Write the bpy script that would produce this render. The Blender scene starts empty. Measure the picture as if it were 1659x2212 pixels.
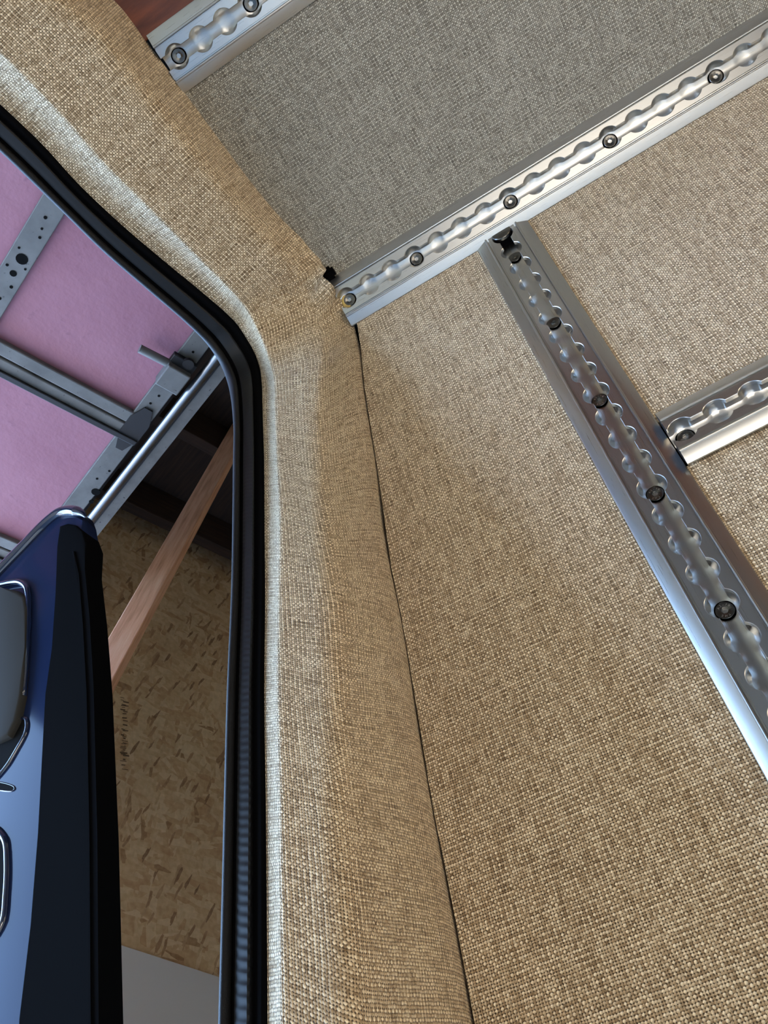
import bpy, bmesh, math, random
from mathutils import Vector, Matrix

# ------------------------------------------------------------------ camera, world, lights, exposure
scene = bpy.context.scene
COL = scene.collection
CAM_Z = 1.20                      # camera height above the van floor (metres)
FPX, CX, CY = 1839.0, 829.5, 1106.0
RIGHT = Vector((0.8581, 0.4932, -0.1428)).normalized()
FWD = Vector((-0.2289, 0.6163, 0.7535)).normalized()
DOWN = FWD.cross(RIGHT).normalized()
RIGHT = DOWN.cross(FWD).normalized()

cam_d = bpy.data.cameras.new('camera')
cam_d.sensor_fit = 'HORIZONTAL'
cam_d.sensor_width = 36.0
cam_d.lens = 36.0 * FPX / 1659.0
cam_d.clip_start = 0.01
cam = bpy.data.objects.new('camera', cam_d)
COL.objects.link(cam)
UPV, BACK = -DOWN, -FWD
cam.matrix_world = Matrix(((RIGHT.x, UPV.x, BACK.x, 0), (RIGHT.y, UPV.y, BACK.y, 0), (RIGHT.z, UPV.z, BACK.z, CAM_Z), (0, 0, 0, 1)))
scene.camera = cam

world = bpy.data.worlds.new('sky')
scene.world = world
world.use_nodes = True
bg = world.node_tree.nodes['Background']
bg.inputs['Color'].default_value = (0.36, 0.60, 1.0, 1)
bg.inputs['Strength'].default_value = 11.0

def area(name, loc, target, sx, sy, power, color):
    d = bpy.data.lights.new(name, 'AREA')
    d.shape = 'RECTANGLE'; d.size = sx; d.size_y = sy; d.energy = power; d.color = color
    o = bpy.data.objects.new(name, d)
    COL.objects.link(o)
    o.location = loc
    o.rotation_euler = (Vector(target) - Vector(loc)).to_track_quat('-Z', 'Y').to_euler()
    return o

# sun on the forecourt behind the garage; it comes in along the front of the building and does not enter
sun_d = bpy.data.lights.new('sun', 'SUN'); sun_d.energy = 55.0; sun_d.angle = 0.01; sun_d.color = (1.0, 0.96, 0.90)
sun = bpy.data.objects.new('sun', sun_d); COL.objects.link(sun); sun.location = (-6, -6, 8)
sun.rotation_euler = Vector((0.60 * -0.94188 + 0.40 * 0.33596, 0.60 * 0.33596 + 0.40 * 0.94188, -0.70)).to_track_quat('-Z', 'Y').to_euler()

# daylight through the side door opposite, warm daylight from the cab
area('side_door_daylight', (0.42, -1.26, 0.56), (0.40, 0.0, 0.26), 0.85, 0.62, 12.0, (1.0, 0.90, 0.77))
area('cab_daylight', (2.2, -0.35, 0.95), (0.0, 0.3, 1.55), 1.3, 0.9, 11.0, (1.0, 0.79, 0.52))

scene.view_settings.view_transform = 'Standard'
scene.view_settings.look = 'None'
scene.view_settings.exposure = 0.75
scene.view_settings.gamma = 1.0
scene.view_settings.use_curve_mapping = False

# ------------------------------------------------------------------ helpers
random.seed(4)
PHI = math.radians(8.0)          # the side wall leans in by 8 degrees towards the roof
CP, SP = math.cos(PHI), math.sin(PHI)

def W(x, y, z):                   # millimetres, camera-centred, level axes -> metres
    return Vector((x / 1000.0, y / 1000.0, z / 1000.0 + CAM_Z))

def L(x, y, z):                   # millimetres in the leaning wall frame -> metres
    return W(x, CP * y - SP * z, SP * y + CP * z)

def sight(px, py):                # direction in level axes that the photo shows at a pixel
    return RIGHT * ((px - CX) / FPX) + DOWN * ((py - CY) / FPX) + FWD

def atX(q, v):
    d = sight(*q); return d * (v / d.x)
def atY(q, v):
    d = sight(*q); return d * (v / d.y)
def atZ(q, v):
    d = sight(*q); return d * (v / d.z)

def tag(o, label=None, cat=None, group=None, kind=None):
    if label: o['label'] = label
    if cat: o['category'] = cat
    if group: o['group'] = group
    if kind: o['kind'] = kind
    return o

def link(name, me, mat=None, parent=None):
    o = bpy.data.objects.new(name, me)
    COL.objects.link(o)
    if mat is not None and len(me.materials) == 0:
        me.materials.append(mat)
    if parent is not None:
        o.parent = parent
        o.matrix_parent_inverse = Matrix.Translation(parent.location).inverted() if parent.rotation_euler[2] == 0 else parent.matrix_basis.inverted()
    return o

def empty(name, loc):
    o = bpy.data.objects.new(name, None)
    o.empty_display_size = 0.05
    COL.objects.link(o)
    o.location = loc
    return o

def mesh(name, verts, faces, mat=None, parent=None, smooth=None, uvs=None):
    me = bpy.data.meshes.new(name)
    me.from_pydata([tuple(v) for v in verts], [], faces)
    if uvs is not None:
        uvl = me.uv_layers.new(name='UVMap')
        for lp in me.loops:
            uvl.data[lp.index].uv = uvs[lp.vertex_index]
    if smooth is not None:
        me.polygons.foreach_set('use_smooth', [True] * len(me.polygons))
        me.update()
        if smooth < 179:
            me.set_sharp_from_angle(angle=math.radians(smooth))
    me.update()
    return link(name, me, mat, parent)

def grid_faces(nu, nv, off=0):
    return [(off + i * nv + j, off + (i + 1) * nv + j, off + (i + 1) * nv + j + 1, off + i * nv + j + 1)
            for i in range(nu - 1) for j in range(nv - 1)]

def bm_obj(name, bm, mat, parent=None, smooth=None):
    me = bpy.data.meshes.new(name)
    bmesh.ops.recalc_face_normals(bm, faces=bm.faces[:])
    bm.to_mesh(me); bm.free()
    if smooth is not None:
        me.polygons.foreach_set('use_smooth', [True] * len(me.polygons))
        me.update()
        me.set_sharp_from_angle(angle=math.radians(smooth))
    return link(name, me, mat, parent)

def box(bm, corners8, bevel=0.0):
    vs = [bm.verts.new(c) for c in corners8]
    fs = [bm.faces.new([vs[i] for i in f]) for f in ((0, 3, 2, 1), (4, 5, 6, 7), (0, 1, 5, 4), (1, 2, 6, 5), (2, 3, 7, 6), (3, 0, 4, 7))]
    if bevel > 0:
        es = list({e for f in fs for e in f.edges})
        bmesh.ops.bevel(bm, geom=es, offset=bevel, segments=2, affect='EDGES', profile=0.5)

def prism(bm, low, high, bevel=0.0):
    a = [bm.verts.new(p) for p in low]; b = [bm.verts.new(p) for p in high]
    n = len(a)
    fs = [bm.faces.new(a[::-1]), bm.faces.new(b)]
    for i in range(n):
        fs.append(bm.faces.new((a[i], a[(i + 1) % n], b[(i + 1) % n], b[i])))
    if bevel > 0:
        es = list({e for e in fs[1].edges})
        bmesh.ops.bevel(bm, geom=es, offset=bevel, segments=3, affect='EDGES', profile=0.5)

def tube(path, radius, n=16, closed_ends=True):
    vs, fs = [], []
    m = len(path)
    up = Vector((0.13, 0.37, 0.92)).normalized()
    for i, p in enumerate(path):
        t = (path[min(i + 1, m - 1)] - path[max(i - 1, 0)]).normalized()
        a = t.cross(up).normalized(); b = t.cross(a).normalized()
        r = radius[i] if isinstance(radius, (list, tuple)) else radius
        for k in range(n):
            th = 2 * math.pi * k / n
            vs.append(p + a * (r * math.cos(th)) + b * (r * math.sin(th)))
    for i in range(m - 1):
        for k in range(n):
            fs.append((i * n + k, i * n + (k + 1) % n, (i + 1) * n + (k + 1) % n, (i + 1) * n + k))
    if closed_ends:
        fs.append(tuple(range(n))[::-1]); fs.append(tuple(range((m - 1) * n, m * n)))
    return vs, fs

def catmull(pts, sub):
    out = []
    n = len(pts)
    for i in range(n - 1):
        p0, p1, p2, p3 = pts[max(i - 1, 0)], pts[i], pts[i + 1], pts[min(i + 2, n - 1)]
        if i == 0: p0 = p1 * 2 - p2
        if i + 2 > n - 1: p3 = p2 * 2 - p1
        t0 = 0.0
        t1 = t0 + max((p1 - p0).length, 1e-6) ** 0.5
        t2 = t1 + max((p2 - p1).length, 1e-6) ** 0.5
        t3 = t2 + max((p3 - p2).length, 1e-6) ** 0.5
        for k in range(sub):
            t = t1 + (t2 - t1) * k / sub
            a1 = p0 * ((t1 - t) / (t1 - t0)) + p1 * ((t - t0) / (t1 - t0))
            a2 = p1 * ((t2 - t) / (t2 - t1)) + p2 * ((t - t1) / (t2 - t1))
            a3 = p2 * ((t3 - t) / (t3 - t2)) + p3 * ((t - t2) / (t3 - t2))
            b1 = a1 * ((t2 - t) / (t2 - t0)) + a2 * ((t - t0) / (t2 - t0))
            b2 = a2 * ((t3 - t) / (t3 - t1)) + a3 * ((t - t1) / (t3 - t1))
            out.append(b1 * ((t2 - t) / (t2 - t1)) + b2 * ((t - t1) / (t2 - t1)))
    out.append(pts[-1].copy())
    return out

# ------------------------------------------------------------------ materials
class NT:
    def __init__(self, mat):
        mat.use_nodes = True
        self.t = mat.node_tree
        self.b = self.t.nodes['Principled BSDF']
    def n(self, kind, **kw):
        nd = self.t.nodes.new(kind)
        for k, v in kw.items(): setattr(nd, k, v)
        return nd
    def put(self, sock, v):
        if hasattr(v, 'is_linked') or isinstance(v, bpy.types.NodeSocket): self.t.links.new(v, sock)
        else: sock.default_value = v
    def m(self, op, a, b=None, c=None, clamp=False):
        nd = self.n('ShaderNodeMath', operation=op, use_clamp=clamp)
        self.put(nd.inputs[0], a)
        if b is not None: self.put(nd.inputs[1], b)
        if c is not None: self.put(nd.inputs[2], c)
        return nd.outputs[0]
    def xyz(self, x=0.0, y=0.0, z=0.0):
        nd = self.n('ShaderNodeCombineXYZ')
        self.put(nd.inputs[0], x); self.put(nd.inputs[1], y); self.put(nd.inputs[2], z)
        return nd.outputs[0]
    def mix(self, f, a, b, blend='MIX'):
        nd = self.n('ShaderNodeMix', data_type='RGBA', blend_type=blend)
        self.put(nd.inputs[0], f); self.put(nd.inputs[6], a); self.put(nd.inputs[7], b)
        return nd.outputs[2]
    def noise(self, vec, scale, detail=2.0, rough=0.5, dim='3D'):
        nd = self.n('ShaderNodeTexNoise', noise_dimensions=dim)
        self.put(nd.inputs['Vector'], vec)
        nd.inputs['Scale'].default_value = scale; nd.inputs['Detail'].default_value = detail; nd.inputs['Roughness'].default_value = rough
        return nd.outputs[0]
    def ramp(self, f, stops):
        nd = self.n('ShaderNodeValToRGB')
        cr = nd.color_ramp
        while len(cr.elements) < len(stops): cr.elements.new(0.5)
        for e, (p, c) in zip(cr.elements, stops):
            e.position = p; e.color = (c[0], c[1], c[2], 1)
        self.put(nd.inputs[0], f)
        return nd.outputs[0]
    def bump(self, h, dist, strength=1.0):
        nd = self.n('ShaderNodeBump')
        nd.inputs['Strength'].default_value = strength; nd.inputs['Distance'].default_value = dist
        self.put(nd.inputs['Height'], h)
        self.t.links.new(nd.outputs[0], self.b.inputs['Normal'])

def new_mat(name, color=(0.5, 0.5, 0.5), rough=0.5, metal=0.0, spec=0.5):
    m = bpy.data.materials.new(name)
    t = NT(m)
    t.b.inputs['Base Color'].default_value = (*color, 1)
    t.b.inputs['Roughness'].default_value = rough
    t.b.inputs['Metallic'].default_value = metal
    t.b.inputs['Specular IOR Level'].default_value = spec
    return m, t

def fabric(name, light, mid, dark, gap, pitch=0.00165):
    m, t = new_mat(name, rough=0.85, spec=0.25)
    uv = t.n('ShaderNodeUVMap', uv_map='UVMap').outputs[0]
    # the yarns wander a little
    wob = t.n('ShaderNodeVectorMath', operation='MULTIPLY_ADD')
    nz = t.n('ShaderNodeTexNoise'); nz.inputs['Scale'].default_value = 130.0; nz.inputs['Detail'].default_value = 1.0
    t.t.links.new(uv, nz.inputs['Vector'])
    sub = t.n('ShaderNodeVectorMath', operation='SUBTRACT'); t.t.links.new(nz.outputs[1], sub.inputs[0]); sub.inputs[1].default_value = (0.5, 0.5, 0.5)
    t.t.links.new(sub.outputs[0], wob.inputs[0]); wob.inputs[1].default_value = (0.0011, 0.0011, 0); t.t.links.new(uv, wob.inputs[2])
    sep = t.n('ShaderNodeSeparateXYZ'); t.t.links.new(wob.outputs[0], sep.inputs[0])
    U = t.m('DIVIDE', sep.outputs[0], pitch); V = t.m('DIVIDE', sep.outputs[1], pitch)
    iu = t.m('FLOOR', U); iv = t.m('FLOOR', V)
    fu = t.m('SUBTRACT', t.m('SUBTRACT', U, iu), 0.5); fv = t.m('SUBTRACT', t.m('SUBTRACT', V, iv), 0.5)
    par = t.m('FLOORED_MODULO', t.m('ADD', iu, iv), 2.0)          # 0: warp on top, 1: weft on top
    a = t.m('COSINE', t.m('MULTIPLY', fu, 3.0)); b = t.m('COSINE', t.m('MULTIPLY', fv, 3.0))
    hw = t.m('MULTIPLY', t.m('POWER', a, 0.6), t.m('MULTIPLY_ADD', b, 0.55, 0.45))
    hf = t.m('MULTIPLY', t.m('POWER', b, 0.6), t.m('MULTIPLY_ADD', a, 0.55, 0.45))
    h = t.m('ADD', t.m('MULTIPLY', hw, t.m('SUBTRACT', 1.0, par)), t.m('MULTIPLY', hf, par))
    # stitches are uneven, some sit tight and some leave an opening
    cell = t.n('ShaderNodeTexWhiteNoise', noise_dimensions='2D'); t.put(cell.inputs['Vector'], t.xyz(iu, iv))
    h = t.m('MULTIPLY', h, t.m('MULTIPLY_ADD', cell.outputs[0], 0.30, 0.80))
    # yarn shade: each yarn has its own tone, with slubs along its length and flecks from stitch to stitch
    def yarn(idx, along, seed, k, drop, slubk):
        odd = t.m('FLOORED_MODULO', idx, 2.0)
        wn = t.n('ShaderNodeTexWhiteNoise', noise_dimensions='2D'); t.put(wn.inputs['Vector'], t.xyz(idx, seed))
        slub = t.noise(t.xyz(t.m('MULTIPLY', idx, 7.31), t.m('MULTIPLY', along, 0.10), seed), 1.0, 1.0)
        fl = t.n('ShaderNodeTexWhiteNoise', noise_dimensions='2D'); t.put(fl.inputs['Vector'], t.xyz(t.m('ADD', idx, seed), t.m('FLOOR', along)))
        v = t.m('MULTIPLY_ADD', wn.outputs[0], 0.14, -0.07 + k)
        v = t.m('MULTIPLY_ADD', t.m('SUBTRACT', slub, 0.5), slubk, v)
        v = t.m('MULTIPLY_ADD', fl.outputs[0], 0.26, t.m('ADD', v, -0.13))
        return t.m('MULTIPLY_ADD', odd, -drop, v)
    sw = yarn(iu, V, 3.7, 0.76, 0.27, 1.0)
    sf = yarn(iv, U, 9.2, 0.47, 0.08, 0.45)
    # single fibres run along each yarn
    fw = t.noise(t.xyz(t.m('MULTIPLY', U, 5.0), t.m('MULTIPLY', V, 0.9), 1.3), 1.0, 2.0, 0.6)
    ff = t.noise(t.xyz(t.m('MULTIPLY', U, 0.9), t.m('MULTIPLY', V, 5.0), 7.7), 1.0, 2.0, 0.6)
    sw = t.m('MULTIPLY_ADD', t.m('SUBTRACT', fw, 0.5), 0.75, sw)
    sf = t.m('MULTIPLY_ADD', t.m('SUBTRACT', ff, 0.5), 0.75, sf)
    # a warp yarn that lies under still shows its edges beside the narrower weft
    s = t.m('ADD', t.m('MULTIPLY', sw, t.m('SUBTRACT', 1.0, par)), t.m('MULTIPLY', sf, par))
    col = t.ramp(s, [(0.10, dark), (0.45, mid), (0.80, light)])
    # where four yarns meet the colour darkens, shade of the gap painted in
    corner = t.m('MULTIPLY', t.m('ABSOLUTE', t.m('MULTIPLY', fu, 2.0)), t.m('ABSOLUTE', t.m('MULTIPLY', fv, 2.0)))
    thr = t.m('MULTIPLY_ADD', cell.outputs[0], 0.38, 0.14)
    open_ = t.m('MULTIPLY', t.m('SUBTRACT', corner, thr), 4.0, clamp=True)
    col = t.mix(t.m('MULTIPLY', open_, 0.92), col, (*gap, 1))
    t.t.links.new(col, t.b.inputs['Base Color'])
    t.b.inputs['Sheen Weight'].default_value = 0.15
    fibre = t.noise(t.xyz(t.m('MULTIPLY', U, 3.0), t.m('MULTIPLY', V, 3.0)), 1.0, 2.0)
    t.bump(t.m('MULTIPLY_ADD', fibre, 0.25, h), pitch * 0.42, 1.0)
    return m

MAT = {}
MAT['fabric'] = fabric('woven_tan_fabric', (0.93, 0.785, 0.555), (0.47, 0.345, 0.205), (0.15, 0.092, 0.042), (0.040, 0.022, 0.009))
MAT['fabric_grey'] = fabric('woven_grey_fabric', (0.57, 0.535, 0.44), (0.30, 0.272, 0.218), (0.12, 0.105, 0.08), (0.055, 0.048, 0.036), pitch=0.00150)

m, t = new_mat('brushed_aluminium', (0.62, 0.62, 0.605), 0.33, 1.0)
uv = t.n('ShaderNodeUVMap', uv_map='UVMap').outputs[0]
mp = t.n('ShaderNodeMapping'); mp.inputs['Scale'].default_value = (18.0, 2600.0, 1.0); t.t.links.new(uv, mp.inputs[0])
br = t.noise(mp.outputs[0], 1.0, 3.0, 0.6)
t.t.links.new(t.m('MULTIPLY_ADD', br, 0.16, 0.22), t.b.inputs['Roughness'])
t.b.inputs['Anisotropic'].default_value = 0.55
t.b.inputs['Anisotropic Rotation'].default_value = 0.25
tg = t.n('ShaderNodeTangent', direction_type='UV_MAP', uv_map='UVMap'); t.t.links.new(tg.outputs[0], t.b.inputs['Tangent'])
t.bump(br, 0.00001, 0.3)
MAT['alu'] = m
MAT['bolt'] = new_mat('stainless_bolt', (0.15, 0.145, 0.135), 0.27, 1.0)[0]
MAT['bolt_mark'] = new_mat('raised_bolt_marking', (0.85, 0.83, 0.78), 0.25, 1.0)[0]
MAT['sealant'] = new_mat('yellow_sealant', (0.55, 0.38, 0.10), 0.4)[0]
MAT['rubber'] = new_mat('black_rubber', (0.010, 0.0105, 0.012), 0.5, 0.0, 0.28)[0]
MAT['rubber_dull'] = new_mat('dull_black_rubber', (0.003, 0.003, 0.0035), 0.85, 0.0, 0.02)[0]

m, t = new_mat('bulb_rubber', (0.011, 0.0115, 0.013), 0.55, 0.0, 0.16)
tc = t.n('ShaderNodeTexCoord').outputs['Object']
t.bump(t.noise(tc, 1400.0, 1.0), 0.0004, 0.5)
MAT['bulb'] = m

MAT['navy'] = new_mat('navy_paint', (0.012, 0.020, 0.056), 0.10, 0.0, 0.07)[0]
m, t = new_mat('navy_gloss_edge', (0.011, 0.019, 0.052), 0.10, 0.0, 0.6)
t.b.inputs['Coat Weight'].default_value = 1.0; t.b.inputs['Coat Roughness'].default_value = 0.03
MAT['navy_gloss'] = m
MAT['grey_plastic'] = new_mat('grey_trim_plastic', (0.032, 0.030, 0.026), 0.7, 0.0, 0.12)[0]

m, t = new_mat('pink_foam', (0.62, 0.30, 0.46), 0.75)
tc = t.n('ShaderNodeTexCoord').outputs['Object']
n1 = t.noise(tc, 3.0, 4.0, 0.6); n2 = t.noise(tc, 38.0, 3.0, 0.6)
c = t.ramp(n1, [(0.3, (0.33, 0.135, 0.185)), (0.7, (0.40, 0.18, 0.235))])
spot = t.m('MULTIPLY', t.m('SUBTRACT', n2, 0.66), 9.0, clamp=True)
c = t.mix(t.m('MULTIPLY', spot, 0.5), c, (0.20, 0.08, 0.13, 1))
t.t.links.new(c, t.b.inputs['Base Color'])
t.bump(t.m('MULTIPLY_ADD', n2, 0.4, n1), 0.006, 0.5)
MAT['pink'] = m

m, t = new_mat('galvanised_steel', (0.30, 0.31, 0.31), 0.55, 0.1)
tc = t.n('ShaderNodeTexCoord').outputs['Object']
c = t.ramp(t.noise(tc, 14.0, 4.0, 0.6), [(0.3, (0.115, 0.112, 0.108)), (0.7, (0.19, 0.186, 0.18))])
sp = t.m('MULTIPLY', t.m('SUBTRACT', t.noise(tc, 120.0, 2.0), 0.68), 12.0, clamp=True)
t.t.links.new(t.mix(sp, c, (0.05, 0.05, 0.05, 1)), t.b.inputs['Base Color'])
MAT['galv'] = m
MAT['dark_steel'] = new_mat('dark_metal', (0.028, 0.026, 0.028), 0.55, 0.3)[0]
MAT['chrome_tube'] = new_mat('bright_steel_tube', (0.22, 0.225, 0.235), 0.33, 1.0)[0]
MAT['black'] = new_mat('black_recess', (0.004, 0.004, 0.004), 0.9, 0.0, 0.1)[0]

def wood(name, c1, c2, c3, scale, rough=0.6, axis=(1.0, 14.0, 14.0)):
    m, t = new_mat(name, c2, rough)
    tc = t.n('ShaderNodeTexCoord').outputs['UV'] if False else t.n('ShaderNodeTexCoord').outputs['Generated']
    uvn = t.n('ShaderNodeUVMap', uv_map='UVMap').outputs[0]
    mp = t.n('ShaderNodeMapping'); mp.inputs['Scale'].default_value = axis; t.t.links.new(uvn, mp.inputs[0])
    g = t.noise(mp.outputs[0], scale, 6.0, 0.62)
    t.t.links.new(t.ramp(g, [(0.28, c1), (0.5, c2), (0.72, c3)]), t.b.inputs['Base Color'])
    t.bump(g, 0.0006, 0.4)
    return m
MAT['pine'] = wood('rough_sawn_pine', (0.58, 0.26, 0.14), (0.84, 0.45, 0.27), (0.93, 0.60, 0.40), 6.0)
MAT['cherry'] = wood('stained_cedar_ceiling', (0.045, 0.011, 0.004), (0.115, 0.029, 0.010), (0.20, 0.055, 0.020), 7.0, 0.4)
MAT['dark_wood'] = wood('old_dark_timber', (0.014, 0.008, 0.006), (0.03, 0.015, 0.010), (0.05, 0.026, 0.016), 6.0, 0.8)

m, t = new_mat('oriented_strand_board', (0.3, 0.2, 0.1), 0.7)
uvn = t.n('ShaderNodeUVMap', uv_map='UVMap').outputs[0]
col = None
for k, (rot, sx, sy, keep) in enumerate(((0.5, 16, 48, 0.0), (-0.75, 14, 46, 0.45), (1.45, 15, 60, 0.5), (0.05, 18, 55, 0.55), (-1.2, 24, 120, 0.84))):
    mr = t.n('ShaderNodeMapping'); mr.inputs['Rotation'].default_value = (0, 0, rot); t.t.links.new(uvn, mr.inputs[0])
    mp = t.n('ShaderNodeMapping'); mp.inputs['Scale'].default_value = (sx, sy, 1); mp.inputs['Location'].default_value = (k * 3.3, k * 5.1, 0)
    t.t.links.new(mr.outputs[0], mp.inputs[0])
    vo = t.n('ShaderNodeTexVoronoi', voronoi_dimensions='2D', feature='F1', distance='CHEBYCHEV'); t.t.links.new(mp.outputs[0], vo.inputs['Vector']); vo.inputs['Scale'].default_value = 1.0
    sepc = t.n('ShaderNodeSeparateColor'); t.t.links.new(vo.outputs['Color'], sepc.inputs[0])
    cc = t.ramp(sepc.outputs[0], [(0.0, (0.30, 0.16, 0.07)), (0.06, (0.54, 0.33, 0.17)), (0.55, (0.66, 0.47, 0.27)), (1.0, (0.78, 0.60, 0.38))] if k < 4 else
                [(0.0, (0.14, 0.06, 0.03)), (0.3, (0.36, 0.20, 0.10)), (0.6, (0.66, 0.48, 0.28)), (1.0, (0.74, 0.57, 0.36))])
    if col is None: col = cc
    else: col = t.mix(t.m('GREATER_THAN', sepc.outputs[1], keep), col, cc)
grain = t.noise(uvn, 60.0, 3.0)
col = t.mix(0.35, col, t.ramp(grain, [(0.35, (0.30, 0.18, 0.08)), (0.65, (0.58, 0.42, 0.24))]))
t.t.links.new(col, t.b.inputs['Base Color'])
MAT['osb'] = m
MAT['white_board'] = new_mat('white_painted_board', (0.60, 0.58, 0.57), 0.7)[0]
MAT['ink'] = new_mat('black_stencil_ink', (0.14, 0.09, 0.05), 0.9)[0]
MAT['shell'] = new_mat('van_lining', (0.10, 0.085, 0.07), 0.9)[0]
MAT['van_floor'] = new_mat('van_floor_ply', (0.74, 0.66, 0.53), 0.8)[0]
m, t = new_mat('concrete', (0.40, 0.40, 0.40), 0.85)
tc = t.n('ShaderNodeTexCoord').outputs['Object']
t.t.links.new(t.ramp(t.noise(tc, 2.0, 5.0), [(0.3, (0.12, 0.12, 0.12)), (0.7, (0.17, 0.17, 0.165))]), t.b.inputs['Base Color'])
MAT['concrete'] = m

# ------------------------------------------------------------------ van: side wall of fabric panels (wall frame, mm)
KB = -0.1928 / 1000.0
B0 = (31.6, 493.2, 659.1)                    # first bolt of the upright rail
def bendY(s):                                 # gentle bow of the wall; s runs down from the first bolt
    s_ = min(s, 600.0)
    y = B0[1] + KB * ((s_ - 203.0) ** 2 - 203.0 ** 2) / 2
    if s > 600.0: y += KB * (600.0 - 203.0) * (s - 600.0)
    return y
SURF = 4.5                                    # bolt heads sit 4.5 mm below the panel face
def wallY(z): return bendY(B0[2] - z) - SURF
HALF = 26.0                                   # rail half width
C0 = (67.9, 491.5, 382.6)                     # first bolt of the lengthwise rail on the wall

wall = empty('wall_left', L(300, 480, -1100)); tag(wall, 'side wall covered in tan woven fabric panels beside the rear door opening', 'wall', kind='structure')
KX = [(760, -122), (666, -131), (600, -142), (508, -152), (403, -164.5), (342, -168), (291, -172.5), (209, -179.5), (162, -181), (92, -184.5), (-1200, -240)]
def seam(z):                                  # the panel stops short of the surround and leaves a dark seam
    for (za, xa), (zb, xb) in zip(KX, KX[1:]):
        if za >= z >= zb: return xa + (xb - xa) * (za - z) / (za - zb) + 0.2
    return KX[-1][1]
def wall_panel(x0f, x1, z0, z1, name='fabric_panel'):
    nx, nz = 2, max(2, int(abs(z1 - z0) / 25))
    vs, uvs = [], []
    for i in range(nx):
        for j in range(nz):
            z = z0 + (z1 - z0) * j / (nz - 1); x0 = x0f(z) if callable(x0f) else x0f; x = x0 + (x1 - x0) * i / (nx - 1)
            vs.append(L(x, wallY(z), z)); uvs.append((x / 1000.0, z / 1000.0))
    n = len(vs)
    for i in range(nx):                       # the board behind the fabric
        for j in range(nz):
            z = z0 + (z1 - z0) * j / (nz - 1); x0 = x0f(z) if callable(x0f) else x0f; x = x0 + (x1 - x0) * i / (nx - 1)
            vs.append(L(x, wallY(z) + 6, z)); uvs.append((x / 1000.0, z / 1000.0))
    fs = [f[::-1] for f in grid_faces(nx, nz)] + grid_faces(nx, nz, n)
    for j in range(nz - 1):
        fs.append((j, j + 1, n + j + 1, n + j)); o = (nx - 1) * nz
        fs.append((o + j + 1, o + j, n + o + j, n + o + j + 1))
    for i in range(nx - 1):
        fs.append((i * nz, n + i * nz, n + (i + 1) * nz, (i + 1) * nz)); k = nz - 1
        fs.append(((i + 1) * nz + k, n + (i + 1) * nz + k, n + i * nz + k, i * nz + k))
    return mesh(name, vs, fs, MAT['fabric'], wall, 30, uvs)
BX = B0[0]
bm = bmesh.new()
zs = [-1150, -600, 0, 300, 560, 716]
for z0_, z1_ in zip(zs, zs[1:]):
    box(bm, [L(-262, wallY(z0_) + 16, z0_), L(1500, wallY(z0_) + 16, z0_), L(1500, wallY(z0_) + 22, z0_), L(-262, wallY(z0_) + 22, z0_),
             L(-262, wallY(z1_) + 16, z1_), L(1500, wallY(z1_) + 16, z1_), L(1500, wallY(z1_) + 22, z1_), L(-262, wallY(z1_) + 22, z1_)])
bm_obj('body_skin', bm, MAT['black'], wall)
wall_panel(seam, BX - HALF + 3, -1150, 706)
wall_panel(BX + HALF - 3, 1500, C0[2] + HALF - 3, 706)
wall_panel(BX + HALF - 3, 1500, -1150, C0[2] - HALF + 3)

# ------------------------------------------------------------------ aluminium anchor rails
PITCH = 25.4
def rail_rows():
    """profile across the rail: (v, w) pairs; 'lip' and 'tr' follow the scalloped slot"""
    return [('c', 0.0, -6.2), ('tr', 0.42, -5.8), ('tr', 0.75, -4.5), ('tr', 0.95, -2.2), ('tr', 1.02, 0.6), ('lip', 0.0, 0.9), ('lip', 0.0, 4.15), ('lip', 0.35, 4.5),
            ('c', 13.2, 4.5), ('c', 13.3, 2.5), ('c', 14.5, 2.4), ('c', 14.6, 4.4), ('c', 15.0, 5.15), ('c', 15.8, 5.4), ('c', 16.4, 5.15), ('c', 16.8, 4.45), ('c', 25.3, 1.85), ('c', 26.0, 1.3), ('c', 26.0, -0.3)]

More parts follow.
